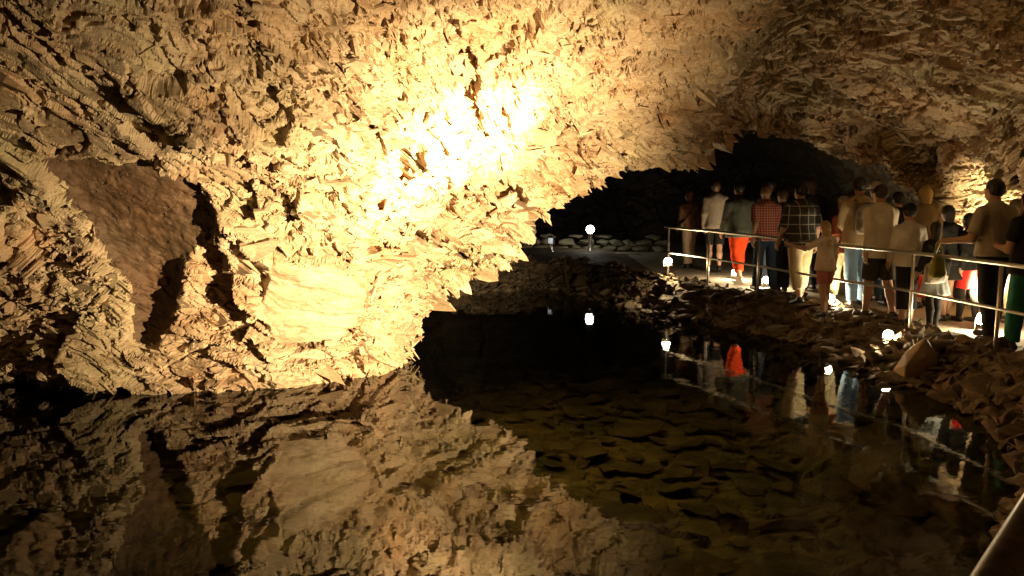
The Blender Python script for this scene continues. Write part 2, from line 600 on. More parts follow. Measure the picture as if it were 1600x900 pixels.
for _ in range(110):                                   # along the hanging lip, pointing down and to the right
    i = int(rng.choice(lipu)); j = int(np.clip(jl + rng.normal(-4, 9), 0, NV - 1))
    s_ = float(rng.lognormal(-2.0, 0.5))
    put(i, j, min(s_, 0.36), s_ * rng.uniform(.35, .8), s_ * rng.uniform(.1, .22), (0.55, -0.35, -0.6))
for _ in range(3200):                                  # over the face, lying close to it
    i = int(rng.choice(vis)); j = int(rng.integers(int(jl * .25), jl + 5))
    k_ = i * NV + j
    if hol[k_] > 0.2 or slab[k_] > 0.2 or (left_smooth[k_] > 0.4 and rng.random() < .75):
        continue
    if rng.random() < smooth(np.float32(tu[i]), 13, 18) * 0.8 or (j < jl * 0.55 and rng.random() < 0.5):
        continue
    n = Nd[i, j]
    along = np.array((0.85, 0.0, -0.42)) if tu[i] > 12 else np.array((0.9, -0.1, 0.05 + rng.normal(0, .3)))
    t = along - n * along.dot(n) + n * rng.uniform(0.05, 0.35)
    s_ = float(rng.lognormal(-2.15, 0.4))
    put(i, j, min(s_, 0.4), s_ * rng.uniform(.5, 1.1), s_ * rng.uniform(.12, .3), t)
SVa, SFa = np.concatenate(SV), np.concatenate(SF)
me = mesh_from("cave_rock", np.concatenate([P2, SVa]), np.concatenate([rock_faces, SFa]), [M_ROCK, M_MUD, M_BACK_SHADE], np.concatenate([np.where(front[rock_faces].mean(1) < 0.5, 2, ((hol + 0.25 * fbm(P * 5, 161, 4))[rock_faces].mean(1) > 0.6).astype(int)), np.zeros(len(SFa), int)]))  # faces behind the limb get the passage's shade as darker rock colour
o = link("cave_rock", me)
o["kind"] = "structure"

# the far chamber: rock closing the passage behind, its shade put into the colour
u = np.linspace(0, 1, 260)[:, None]; v = np.linspace(0, 1, 110)[None, :]
X = -9 + 22 * u + 0 * v
Z = -0.8 + 5.2 * v + 0 * u
Y = 27.5 - 2.0 * np.sin(u * 3.1) - 2.2 * v ** 2 + 0 * u
B_ = np.stack([X, Y, Z], -1).reshape(-1, 3).astype(np.float32)
h1, _ = plates(B_ * np.array([.9, .9, 1.5], np.float32), 501, .6)
h2, _ = plates(B_ * np.array([2.5, 2.5, 4.5], np.float32), 511, .6)
B_[:, 1] -= 0.35 * h1 + 0.12 * h2 + 0.5 * fbm(B_ * 0.3, 521, 2)
o = link("back_rock", mesh_from("back_rock", B_, grid_faces(260, 110), M_BACK_SHADE))
o["kind"] = "structure"

# ------------------------------------------------------------------ ground: pool bed, banks, path level
SHORE_PX = [(700, 462), (745, 455), (800, 452), (850, 450), (905, 452), (918, 461), (1000, 479), (1100, 500), (1200, 518), (1300, 547), (1400, 588), (1478, 622), (1560, 664), (1612, 730), (1630, 790), (1605, 840), (1560, 880), (1505, 912)]
SHORE = [on_plane(px, py, WATER_Z) for px, py in SHORE_PX]
SHORE = [(p.x, p.y) for p in SHORE]
POOL = SHORE + [(1.9, 3.6), (0.0, 3.45), (-3, 3.4), (-8, 3.2), (-14, 2), (-16, 12), (-8, 17), (-3, 19)]


def rise(y):
    return 0.1 * np.clip((y - 10) / 6.0, 0, 1.6)


def ground_z(x, y, noise=True):
    x = np.asarray(x, np.float32); y = np.asarray(y, np.float32)
    sd = poly_sd(x, y, POOL)
    z = np.where(sd > 0, WATER_Z + (0.36 + rise(y)) * smooth(sd, -0.05, 0.75) * 1.0, WATER_Z - 0.75 * smooth(-sd, -0.05, 1.7) - 0.02)
    farbank = smooth(y, 17.5, 19.5) * smooth(-x, -3.0, -2.2)
    z = z + np.where(sd > 0, 0.10 * farbank, 0)
    return z, sd


gx = np.linspace(-12, 10, 620); gy = np.concatenate([np.linspace(-3, 3, 40)[:-1], np.linspace(3, 14, 420)[:-1], np.linspace(14, 29, 260)])
GX, GY = np.meshgrid(gx, gy, indexing='ij')
gz, gsd = ground_z(GX.ravel(), GY.ravel())
Q = np.stack([GX.ravel(), GY.ravel(), gz], 1).astype(np.float32)
Qw = Q + np.stack([fbm(Q * 2, 611, 2), fbm(Q * 2, 612, 2), 0 * gz], 1) * 0.1
h1, _ = plates(Qw * np.array([2.2, 3.2, 1], np.float32), 601, .6)
h2, _ = plates(Qw * np.array([6, 8, 1], np.float32), 606, .6)
bankness = smooth(0.75 - gsd, 0, 0.3)
Q[:, 2] += (np.where(gsd > 0, 1.0, 0.5) * (0.075 * h1 + 0.03 * h2)) * bankness + (1 - bankness) * fbm(Q * 9, 621, 2) * 0.006
gf = grid_faces(len(gx), len(gy))
fc = gsd[gf].mean(1)
M_PATH = plain("path_gravel", (0.46, 0.40, 0.31), 0.85, grain=0.35, gscale=60)
o = link("ground", mesh_from("ground", Q, gf, [M_BED, M_PATH, M_STONE], np.where((fc > 0.72) & ~((Q[gf[:, 0], 0] < 2.9) & (Q[gf[:, 0], 1] > 14.5)), 1, np.where(fc > -0.03, 2, 0))))
o["kind"] = "structure"

# water: still, clear, mirror-like at grazing angles
m, nt, b = new_mat("pool_water")
nt.nodes.remove(b)
out = nt.nodes["Material Output"]
tr = node(nt, "ShaderNodeBsdfTransparent"); tr.inputs[0].default_value = (0.74, 0.79, 0.60, 1)
gl = node(nt, "ShaderNodeBsdfGlossy"); gl.inputs["Roughness"].default_value = 0.018
fr = node(nt, "ShaderNodeFresnel", IOR=1.33)
mx = node(nt, "ShaderNodeMixShader")
tc = node(nt, "ShaderNodeTexCoord")
nz = node(nt, "ShaderNodeTexNoise", Scale=3.2, Detail=3.0)
nt.links.new(tc.outputs["Object"], nz.inputs["Vector"])
bp = node(nt, "ShaderNodeBump", Strength=0.06, Distance=0.03)
nt.links.new(nz.outputs[0], bp.inputs["Height"])
nt.links.new(bp.outputs[0], gl.inputs["Normal"])
nt.links.new(fr.outputs[0], mx.inputs[0]); nt.links.new(tr.outputs[0], mx.inputs[1]); nt.links.new(gl.outputs[0], mx.inputs[2])
nt.links.new(mx.outputs[0], out.inputs[0])
M_WATER = m
o = link("water", mesh_from("water", [(-14, 1.5, WATER_Z), (6, 1.5, WATER_Z), (6, 22, WATER_Z), (-14, 22, WATER_Z)], [(0, 1, 2, 3)], M_WATER))
o["kind"] = "structure"
# ------------------------------------------------------------------ lamps, each with its own light
M_GLASS_WARM = emitter("lamp_glass_warm", (1.0, 0.72, 0.36), 650)
M_GLASS_COOL = emitter("lamp_glass_cool", (1.0, 0.85, 0.52), 150)
M_GLASS_GLOBE = emitter("lamp_globe", (0.97, 0.95, 0.80), 30)
M_HOUSING = plain("lamp_housing", (0.06, 0.06, 0.06), 0.4, 0.6)
M_DARK = plain("dark_metal", (0.03, 0.028, 0.025), 0.5, 0.4)


def spot_fixture(label, loc, aim, r, glass, group=None, lift=1.2, name="spot_lamp"):
    """A round can on a bracket with a domed glass; built looking along +y, then turned to aim."""
    t = thing(name, label, "lamp", loc, group=group)
    d = Vector(aim).normalized()
    R = d.to_track_quat('Z', 'Y').to_matrix().to_4x4()
    c = Vector((0, 0, r * lift))
    h = MB(); h.lathe([(r * .45, -r * 1.3), (r * .8, -r * 1.1), (r * 1.0, -r * .2), (r * 1.12, 0), (r * 1.12, r * .12), (r * 1.0, r * .12)], 18)
    o = h.build("housing", M_HOUSING, t, c); o.rotation_euler = R.to_euler()
    g = MB(); g.lathe([(r * .98, r * .1), (r * .9, r * .3), (r * .65, r * .5), (r * .3, r * .6), (0.002, r * .63)], 18)
    o = g.build("lens", glass, t, c); o.rotation_euler = R.to_euler()
    b = MB(); b.tube([(-r * 1.2, 0, r * lift), (-r * 1.2, 0, 0.0), (r * 1.2, 0, 0.0), (r * 1.2, 0, r * lift)], r * .12, 8)
    b.build("bracket", M_HOUSING, t)
    return t


# the floodlight that lights the rock: on the near shore with an added visor that keeps its light off the path
fl = thing("floodlight", "big halogen floodlight with an added curved visor on the near shore", "lamp", FLOOD)
aim = (Vector((-0.75, 8.6, 2.2)) - FLOOD).normalized()
R = aim.to_track_quat('Z', 'Y').to_euler()
h = MB(); h.lathe([(.05, -.22), (.10, -.2), (.14, -.06), (.15, -.03)], 20); h.build("housing", M_HOUSING, fl, (0, 0, 0), R)
g = MB(); g.lathe([(.14, -.045), (.002, -.04)], 20); g.build("lens", emitter("flood_glass", (1.0, 0.7, 0.35), 12), fl, (0, 0, 0), R)
s_ = MB(); s_.tube([(.08, -.08, -.1), (.08, -.08, -.75)], .02, 10); s_.build("stand", M_HOUSING, fl)
v_ = MB()
for k in range(26):
    a0, a1 = [math.radians(-110 + 150 * q / 26) for q in (k, k + 1)]
    am = -110 + 150 * (k + .5) / 26
    lo = math.tan(math.radians(-55)) * .25
    hi = math.tan(math.radians(-15 if am < -8 else 25)) * .25
    p = [Vector((math.sin(a_) * rr, math.cos(a_) * rr, z_)) for a_ in (a0, a1) for rr in (.25, .255) for z_ in (lo, hi)]
    v_.add(p, [(0, 1, 5, 4), (2, 6, 7, 3), (1, 3, 7, 5), (0, 4, 6, 2)])
v_.tube([(.08, -.08, -.3), (.0, .25, -.25)], .008, 8)
v_.build("blocker", M_DARK, fl, smooth_=False)  # added out of view to block flood light from path and banks


def gz(x, y):
    return float(ground_z([x], [y])[0][0])


def foot(px, py, z):
    p = on_plane(px, py, z)
    return p


# lamps you see: one at the far end of the railing, one on the bank, two behind the visitors, two bollards on the far side; the farthest ground lamp is added and unseen
p = at(1043, 407, 15.2)
spot_fixture("small glowing spot lamp at the foot of the farthest railing post", (p.x, p.y - .05, p.z - .1), (-0.25, -1.0, -0.15), .075, M_GLASS_WARM, "round spot lamps beside the path")
p = at(1388, 522, 9.9)
spot_fixture("small glowing spot lamp among the stones below the railing", (p.x, p.y, p.z - .08), (-0.35, -1.0, 0.1), .06, M_GLASS_WARM, "round spot lamps beside the path")
for lx, ly, zz, lab in ((5.93, 10.0, 0.0, "very bright lamp on the ground beside the man in black trousers"),
                        (4.75, 11.83, 0.03, "very bright lamp on the ground behind the child in pink shorts"),
                        (4.50, 14.08, 0.06, "lamp on the ground among the legs near the checked shirt"),
                        (4.28, 15.28, 0.08, "lamp on the ground hidden behind the orange red trousers")):
    spot_fixture(lab, (lx, ly, zz), (-0.3, -1.0, 0.1), .06, M_GLASS_COOL, "round spot lamps beside the path", 2.4)
p = Vector((6.2, 10.4, 0.02))
spot_fixture("black uplight at the foot of the bright rock wall", p, (0.2, 0.5, 1.0), .085, emitter("uplight_glass", (1, .75, .4), 20), "round spot lamps beside the path")


def bollard(label, x, y, z0, h, lit):
    t = thing("bollard_lamp", label, "bollard", (x, y, z0), group="steel bollard lamps on the far path")
    b = MB(); b.lathe([(.085, -.1), (.085, .01), (.055, .015), (.055, h - .2), (.06, h - .19), (.06, h - .17)], 18)
    b.build("post", M_STEEL, t)
    g = MB()
    if lit:
        g.lathe([(.05, h - .17)] + [(.105 * math.sin(a), h - .07 - .105 * math.cos(a)) for a in np.linspace(.45, 3.1, 14)], 20)
        g.build("globe", M_GLASS_GLOBE, t)
    else:
        g.lathe([(.055, h - .17), (.055, h - .03)], 18)
        g.build("lens", emitter("bollard_glass", (.8, .9, 1.0), .5), t)
        c = MB(); c.lathe([(.075, h - .03), (.08, h - .02), (.075, h), (.02, h + .02), (.003, h + .02)], 18)
        c.build("hood", M_DARK, t)


q = at(922, 392, 20.5)
bollard("steel bollard with a glowing white globe before the low stone wall", q.x, q.y, q.z, .62, True)
q = at(860, 392, 20.2)
bollard("short steel bollard with a dark hood near the hanging rock", q.x, q.y, q.z, .36, False)

# ------------------------------------------------------------------ railings
def make_rail():
    t = thing("railing", "brushed steel railing along the pool side of the path", "railing")
    xs = [(1045, 355), (1108, 361), (1187, 369), (1290, 381), (1428, 395), (1565, 412), (1740, 436)]
    tops = []
    for px, py in xs:
        d = 12.0
        for _ in range(20):
            zt = 1.0 + float(rise(d))
            d = on_plane(px, py, zt).y
        tops.append(on_plane(px, py, zt))
    for a in tops:
        m_ = MB(); m_.tube([(a.x, a.y, a.z - 1.22), (a.x, a.y, a.z - .02)], .021, 14)
        m_.build("post", M_STEEL, t)
    first, second = tops[0], tops[1]
    d0 = (first - second).normalized()
    pts = [first + d0 * .12] + tops
    m_ = MB(); m_.tube(pts, .023, 14); m_.build("handrail", M_STEEL, t)
    m_ = MB(); m_.tube([p_ - Vector((0, 0, .48)) for p_ in tops], .019, 14); m_.build("lower_rail", M_STEEL, t)
    return tops


RAIL = make_rail()
nr = thing("railing", "thick steel handrail close to the camera over the near shore", "railing")
a_, b_ = at(1552, 912, 0.92), at(1640, 765, 1.13)
dv = (b_ - a_)
pts = [a_ - dv * 1.4, a_ - dv * .5, a_, b_, b_ + dv * 2.0, b_ + dv * 5]
m_ = MB(); m_.tube(pts, .0245, 24); m_.build("handrail", M_OLD_STEEL, nr)
for k in (0, 5):
    m_ = MB(); m_.tube([(pts[k].x, pts[k].y, 0.0), (pts[k].x, pts[k].y, pts[k].z)], .022, 14); m_.build("post", M_OLD_STEEL, nr)

# ------------------------------------------------------------------ the low dry stone wall on the far side
def stone_mesh(seed, sx, sy, sz, rough=.10, n=3):
    r = np.random.default_rng(seed)
    import bmesh
    bm = bmesh.new()
    pts_ = r.normal(0, 1, (16, 3)); pts_ /= np.abs(pts_).max(1, keepdims=True) ** .8 + .15
    for q_ in pts_:
        bm.verts.new((q_[0] * sx / 2, q_[1] * sy / 2, q_[2] * sz / 2))
    bmesh.ops.convex_hull(bm, input=bm.verts)
    for v__ in [v__ for v__ in bm.verts if not v__.link_faces]:
        bm.verts.remove(v__)
    bmesh.ops.bevel(bm, geom=list(bm.edges), offset=min(sx, sy, sz) * .07, segments=1, affect='EDGES', profile=.6)
    bmesh.ops.triangulate(bm, faces=bm.faces)
    for _ in range(2):
        bmesh.ops.subdivide_edges(bm, edges=[e for e in bm.edges if e.calc_length() > max(sx, sy) * .14], cuts=1)
        bmesh.ops.triangulate(bm, faces=bm.faces)
    V = np.array([v__.co for v__ in bm.verts], np.float32)
    S = max(sx, sy, sz)
    h_, _ = plates(V / S * np.array([3, 3, 7], np.float32) + seed * 7.1, 900 + seed, .6)
    nrm = np.array([v__.normal for v__ in bm.verts], np.float32)
    V2 = V + nrm * (h_ * rough * .35 * min(sx, sy, sz))[:, None] + nrm * (fbm(V / S * 9 + seed, 950, 2) * .03 * min(sx, sy, sz))[:, None]
    F_ = np.array([[v__.index for v__ in f.verts] for f in bm.faces])
    bm.free()
    return V2, F_


M_WALLSTONE = rock_material("wall_stone", (0.22, 0.2, 0.14), (0.34, 0.31, 0.22), (0.46, 0.43, 0.32), 0.65, 2.5)
wr = np.random.default_rng(3)
wv, wf, nb_ = [], [], 0
protos = [stone_mesh(40 + k, .42, .3, .17) for k in range(8)]
p0, p1 = at(790, 388, 21.6), at(1040, 388, 21.4)
Lw = (p1 - p0).length
zbase = p0.z
for course in range(3):
    x_ = -0.3
    while x_ < Lw:
        s_ = wr.uniform(.75, 1.35)
        V_, F__ = protos[wr.integers(8)]
        hh = .17 if course < 2 else wr.uniform(.08, .16)
        if course == 2 and wr.random() < .45:
            x_ += .3; continue
        a__ = wr.uniform(-.25, .25)
        Rm = np.array(Matrix.Rotation(a__ + (math.pi if wr.random() < .5 else 0), 3, 'Z'))
        V__ = (V_ * np.array([s_, 1, hh / .17 * 1.1])) @ Rm.T
        c_ = p0.lerp(p1, min(1.1, (x_ + .2 * s_) / Lw))
        wv.append(V__ + np.array([c_.x, c_.y + wr.normal(0, .04), zbase + .04 + course * .155 - .04 * (x_ / Lw)]))
        wf.append(F__ + nb_); nb_ += len(V_)
        x_ += .40 * s_
o = link("dry_stone_wall", mesh_from("dry_stone_wall", np.concatenate(wv), np.concatenate(wf), M_WALLSTONE))
tag(o, "low dry stone wall lit by the globe bollard on the far side", "wall")
# pale kerb strip in front of it
k0, k1 = at(800, 394, 20.6), at(1000, 394, 20.2)
m_ = MB(); m_.box(((k0.x + k1.x) / 2, 20.5, k0.z - .06), (k1.x - k0.x, .35, .10))
o = m_.build("path_edge", M_PATH, bevel=.015, smooth_=False); o["kind"] = "structure"

M_BEDSLAB = rock_material("pool_slab", (0.06, 0.055, 0.036), (0.12, 0.108, 0.07), (0.22, 0.195, 0.13), 0.8, 1.6)
# ------------------------------------------------------------------ loose slate on the banks
SPROTO = []
for k in range(10):
    sx, sy, sz = [(.40, .28, .13), (.34, .30, .18), (.48, .26, .10), (.30, .22, .16), (.42, .34, .12), (.36, .2, .2), (.5, .3, .16), (.28, .26, .1), (.45, .22, .2), (.33, .28, .14)][k]
    V_, F__ = stone_mesh(100 + k, sx, sy, sz)
    SPROTO.append(mesh_from("slate_stone", V_, F__, M_STONE))
sr = np.random.default_rng(12)


def shore_pt(t):
    n_ = len(SHORE) - 1
    i_ = min(int(t * n_), n_ - 1); u_ = t * n_ - i_
    return Vector((SHORE[i_][0] * (1 - u_) + SHORE[i_ + 1][0] * u_, SHORE[i_][1] * (1 - u_) + SHORE[i_ + 1][1] * u_, 0)), Vector((SHORE[i_ + 1][0] - SHORE[i_][0], SHORE[i_ + 1][1] - SHORE[i_][1], 0)).normalized()


def bank_label(y):
    if y > 16.5:
        return "dark slate stone on the far bank below the stone wall"
    if y > 12.3:
        return "brown slate stone of the low spit before the far railing"
    if y > 8:
        return "brown slate stone of the bank below the railing"
    return "wet slate stone on the near shore by the thick handrail"


spots = []
for _ in range(5000):
    if len(spots) >= 290:
        break
    t_ = sr.uniform(0.0, 1.0)
    c_, dr = shore_pt(t_)
    nrm = Vector((-dr.y, dr.x, 0))
    off = sr.uniform(-.30, .80) if c_.y > 8.5 else sr.uniform(.10, .85)
    if c_.y < 8.5 and sr.random() < .6:
        continue
    q_ = c_ + nrm * off
    z_, sd_ = ground_z([q_.x], [q_.y])
    if sd_[0] < -.35 or sd_[0] > .85:
        continue
    far = q_.y
    if q_.y < 6.0 and (q_ - Vector((FLOOD.x, FLOOD.y, 0))).length < 1.3:
        continue
    s_ = float(np.clip(sr.lognormal(0.0, .38), .45, 1.7)) * (.9 if far > 8 else .62)
    if any((q_ - b_).length < .20 * (s_ + t2) for b_, t2 in spots):
        continue
    spots.append((q_, s_))
    o = link("slate_stone", SPROTO[int(sr.integers(10))], None, (q_.x, q_.y, float(z_[0]) + .045 * s_), (sr.normal(0, .22), sr.normal(0, .22), sr.uniform(0, 6.28)))
    o.scale = (s_ * 1.1, s_ * sr.uniform(.8, 1.15), s_ * sr.uniform(.5, 1.0))
    lab = bank_label(q_.y)
    tag(o, lab, "stone", {"d": "stones of the far bank", "b": "stones of the bank below the railing", "w": "stones of the near shore"}[lab[0]] if "spit" not in lab else "stones of the low spit")
# smaller broken slate between them, nobody could count it
rv, rf, nb_ = [], [], 0
chips = [stone_mesh(200 + k, .2, .14, .05, n=2) for k in range(5)]
for _ in range(3600):
    t_ = sr.uniform(0, 1.0)
    c_, dr = shore_pt(t_)
    q_ = c_ + Vector((-dr.y, dr.x, 0)) * sr.uniform(-.9 if c_.y > 8.5 else -.1, .95)
    z_, sd_ = ground_z([q_.x], [q_.y])
    if sd_[0] > .9 + .1 * sr.normal() or (q_.y < 6.0 and (q_ - Vector((FLOOD.x, FLOOD.y, 0))).length < 1.1):
        continue
    V_, F__ = chips[int(sr.integers(5))]
    Rm = np.array((Matrix.Rotation(sr.uniform(0, 6.28), 3, 'Z') @ Matrix.Rotation(sr.normal(0, .5), 3, 'X') @ Matrix.Rotation(sr.normal(0, .5), 3, 'Y')))
    s_ = float(np.clip(sr.lognormal(-.2, .45), .3, 1.8))
    rv.append((V_ * s_) @ Rm.T + np.array([q_.x, q_.y, z_[0] + .05 * sr.uniform(.2, 1.5)])); rf.append(F__ + nb_); nb_ += len(V_)
o = link("slate_rubble", mesh_from("slate_rubble", np.concatenate(rv), np.concatenate(rf), M_STONE))
o["kind"] = "stuff"
for k, (px_, py_, sc) in enumerate(((912, 455, 1.25), (930, 455, 1.5), (952, 457, 1.4), (975, 460, 1.3), (893, 450, 1.1))):
    q_ = on_plane(px_, py_, WATER_Z)
    o = link("slate_stone", SPROTO[(k * 3 + 6) % 10], None, (q_.x, q_.y + .15, WATER_Z + .14), (.15 * k - .2, .1, k * 1.1))
    o.scale = (sc, sc, sc * 1.7)
    tag(o, "brown slate stone of the low spit before the far railing", "stone", "stones of the low spit")
# flat slabs lying on the pool bed, seen dimly through the water
rv, rf, nb_ = [], [], 0
slabs = [stone_mesh(230 + k, .55, .36, .07, n=2) for k in range(6)]
for _ in range(1500):
    x_, y_ = sr.uniform(-4.5, 4.8), sr.uniform(4.2, 15.5)
    z_, sd_ = ground_z([x_], [y_])
    if sd_[0] > -.25:
        continue
    V_, F__ = slabs[int(sr.integers(6))]
    Rm = np.array((Matrix.Rotation(sr.uniform(0, 6.28), 3, 'Z') @ Matrix.Rotation(sr.normal(0, .16), 3, 'X') @ Matrix.Rotation(sr.normal(0, .16), 3, 'Y')))
    s_ = float(np.clip(sr.lognormal(-.75, .6), .15, 1.3))
    rv.append((V_ * s_) @ Rm.T + np.array([x_, y_, min(z_[0] + .05, WATER_Z - .12)])); rf.append(F__ + nb_); nb_ += len(V_)
o = link("pool_bed_rubble", mesh_from("pool_bed_rubble", np.concatenate(rv), np.concatenate(rf), M_BEDSLAB))
o["kind"] = "stuff"
M_PALE = rock_material("pale_stone", (0.36, 0.27, 0.18), (0.5, 0.39, 0.27), (0.6, 0.48, 0.34), 0.6, 2.0)
import bmesh
bm = bmesh.new()
for q_ in ((-.26, -.10, -.12), (.22, -.12, -.14), (.25, .12, -.12), (-.20, .13, -.12), (-.24, -.08, .02), (.24, -.06, .06), (.20, .10, .20), (.10, -.02, .27), (-.05, .10, .10), (.02, -.11, .08)):
    bm.verts.new(q_)
bmesh.ops.convex_hull(bm, input=bm.verts)
for v__ in [v__ for v__ in bm.verts if not v__.link_faces]:
    bm.verts.remove(v__)
bmesh.ops.bevel(bm, geom=list(bm.edges), offset=.012, segments=1, affect='EDGES')
bm.verts.index_update()
bmesh.ops.triangulate(bm, faces=bm.faces)
V_, F__ = np.array([v__.co for v__ in bm.verts]), np.array([[v__.index for v__ in f.verts] for f in bm.faces])
bm.free()
q_ = on_plane(1430, 578, -.22)
o = link("pale_boulder", mesh_from("pale_boulder", V_, F__, M_PALE), None, (q_.x, q_.y, -.12), (.1, -.1, .35))
tag(o, "pale pointed boulder standing out of the brown stones below the lamp", "boulder")
# ------------------------------------------------------------------ people: one smooth surface each, grown from joints
def surface_nets(fn, lo, hi, h, project=True):
    lo = np.array(lo, float); hi = np.array(hi, float)
    n = np.ceil((hi - lo) / h).astype(int) + 1
    ax = [lo[i] + np.arange(n[i]) * h for i in range(3)]
    Gx = np.stack(np.meshgrid(*ax, indexing='ij'), -1)
    D = fn(Gx.reshape(-1, 3)).reshape(n)
    D[0] = D[-1] = 1; D[:, 0] = D[:, -1] = 1; D[:, :, 0] = D[:, :, -1] = 1
    S = D < 0
    c = np.zeros(np.array(n) - 1, int)
    acc = np.zeros(tuple(np.array(n) - 1) + (3,)); cnt = np.zeros(tuple(np.array(n) - 1))
    corners = [(i, j, k) for i in (0, 1) for j in (0, 1) for k in (0, 1)]
    sl = lambda o_: tuple(slice(o_[q], n[q] - 1 + o_[q]) for q in range(3))
    for a in corners:
        for q in range(3):
            if a[q] == 0:
                b = list(a); b[q] = 1
                da, db = D[sl(a)], D[sl(b)]
                m = (da < 0) != (db < 0)
                t = np.where(m, da / np.where(m, da - db, 1), 0)
                pos = np.array(a, float)[None, None, None, :] + np.zeros(t.shape + (3,))
                pos[..., q] += t
                acc += pos * m[..., None]; cnt += m
    mask = cnt > 0
    idx = -np.ones(mask.shape, int); idx[mask] = np.arange(mask.sum())
    cells = np.argwhere(mask)
    V = lo + (cells + acc[mask] / cnt[mask][:, None]) * h
    faces = []
    for q in range(3):
        a = [slice(1, n[0] - 1), slice(1, n[1] - 1), slice(1, n[2] - 1)]
        a[q] = slice(0, n[q] - 1)
        b = list(a); b[q] = slice(1, n[q])
        s0, s1 = S[tuple(a)], S[tuple(b)]
        e = np.argwhere(s0 != s1)
        flip = s0[tuple(e.T)]
        base = e + np.array([1 if i != q else 0 for i in range(3)])
        r, s = (q + 1) % 3, (q + 2) % 3
        def cell(dr, ds):
            c_ = base.copy(); c_[:, r] -= dr; c_[:, s] -= ds
            return idx[tuple(c_.T)]
        quad = np.stack([cell(1, 1), cell(0, 1), cell(0, 0), cell(1, 0)], 1)
        quad[~flip] = quad[~flip][:, ::-1]
        faces.append(quad)
    return V, np.concatenate(faces)


def rc(P, a, b, ra, rb, sq=(1, 1, 1)):
    """Tapered capsule; sq flattens space so that torsos are wider than deep."""
    sq = np.array(sq, float)
    A, B, Q = np.array(a) * sq, np.array(b) * sq, P * sq
    d = B - A
    t = np.clip(((Q - A) @ d) / (d @ d + 1e-9), 0, 1)
    return np.linalg.norm(Q - A - t[:, None] * d, axis=1) - (ra + (rb - ra) * t)


def el(P, c, r):
    q = (P - np.array(c)) / np.array(r)
    k = np.linalg.norm(q, axis=1)
    return (k - 1) * min(r)


def sm(*ds, k=0.02):
    out = ds[0]
    for d in ds[1:]:
        h = np.clip(0.5 + 0.5 * (d - out) / k, 0, 1)
        out = d * (1 - h) + out * h - k * h * (1 - h)
    return out


def cloth(name, col, rough=0.9, grain=0.12, gscale=25):
    m, nt, b = new_mat(name)
    L = nt.links.new
    tc = node(nt, "ShaderNodeTexCoord")
    n1 = node(nt, "ShaderNodeTexNoise", Scale=7.0, Detail=5.0)
    L(tc.outputs["Object"], n1.inputs["Vector"])
    L(ramp(nt, n1.outputs[0], [(0.3, tuple(c * (1 - grain) for c in col)), (0.7, tuple(min(1, c * (1 + grain)) for c in col))]), b.inputs["Base Color"])
    n2 = node(nt, "ShaderNodeTexNoise", Scale=16.0, Detail=3.0, Distortion=1.0)
    L(tc.outputs["Object"], n2.inputs["Vector"])
    bp = node(nt, "ShaderNodeBump", Strength=0.5, Distance=0.02)
    L(n2.outputs[0], bp.inputs["Height"]); L(bp.outputs[0], b.inputs["Normal"])
    b.inputs["Roughness"].default_value = rough
    b.inputs["Specular IOR Level"].default_value = 0.15
    return m


def checked(name, base, line, period, width, line2=None, horizontal_only=False):
    m = cloth(name, base)
    nt = m.node_tree
    b = nt.nodes["Principled BSDF"]
    L = nt.links.new
    tc = node(nt, "ShaderNodeTexCoord")
    sx = node(nt, "ShaderNodeSeparateXYZ"); L(tc.outputs["Object"], sx.inputs[0])
    prev = b.inputs["Base Color"].links[0].from_socket
    for axis, on in ((2, True), (0, not horizontal_only)):
        if not on:
            continue
        dv_ = node(nt, "ShaderNodeMath", operation='DIVIDE'); dv_.inputs[1].default_value = period
        L(sx.outputs[axis], dv_.inputs[0])
        fr_ = node(nt, "ShaderNodeMath", operation='FRACT'); L(dv_.outputs[0], fr_.inputs[0])
        lt = node(nt, "ShaderNodeMath", operation='LESS_THAN'); lt.inputs[1].default_value = width; L(fr_.outputs[0], lt.inputs[0])
        mu = node(nt, "ShaderNodeMath", operation='MULTIPLY'); mu.inputs[1].default_value = 0.75; L(lt.outputs[0], mu.inputs[0])
        mx_ = node(nt, "ShaderNodeMix", data_type='RGBA'); mx_.inputs[7].default_value = (*line, 1)
        L(mu.outputs[0], mx_.inputs[0]); L(prev, mx_.inputs[6]); prev = mx_.outputs[2]
    L(prev, b.inputs["Base Color"])
    return m


M_SKIN = plain("skin", (0.52, 0.31, 0.21), 0.55, spec=0.3, grain=0.06, gscale=12)
M_EYE = plain("eye", (0.03, 0.02, 0.015), 0.2)
M_LIP = plain("lip", (0.38, 0.16, 0.12), 0.5)
HAIR = {k: plain(k + "_hair", c, 0.45, spec=0.5, grain=0.35, gscale=70) for k, c in dict(dark=(.025, .018, .012), brown=(.08, .045, .022), blond=(.42, .27, .11), auburn=(.28, .14, .055), grey=(.42, .38, .31), yellow=(.52, .38, .12)).items()}
SHOE = plain("shoe_leather", (0.035, 0.028, 0.022), 0.5)
SHOE_PALE = plain("pale_shoe", (0.5, 0.47, 0.4), 0.6)


def rotx(v, a):
    c, s = math.cos(a), math.sin(a)
    return np.array([v[0], v[1] * c - v[2] * s, v[1] * s + v[2] * c])


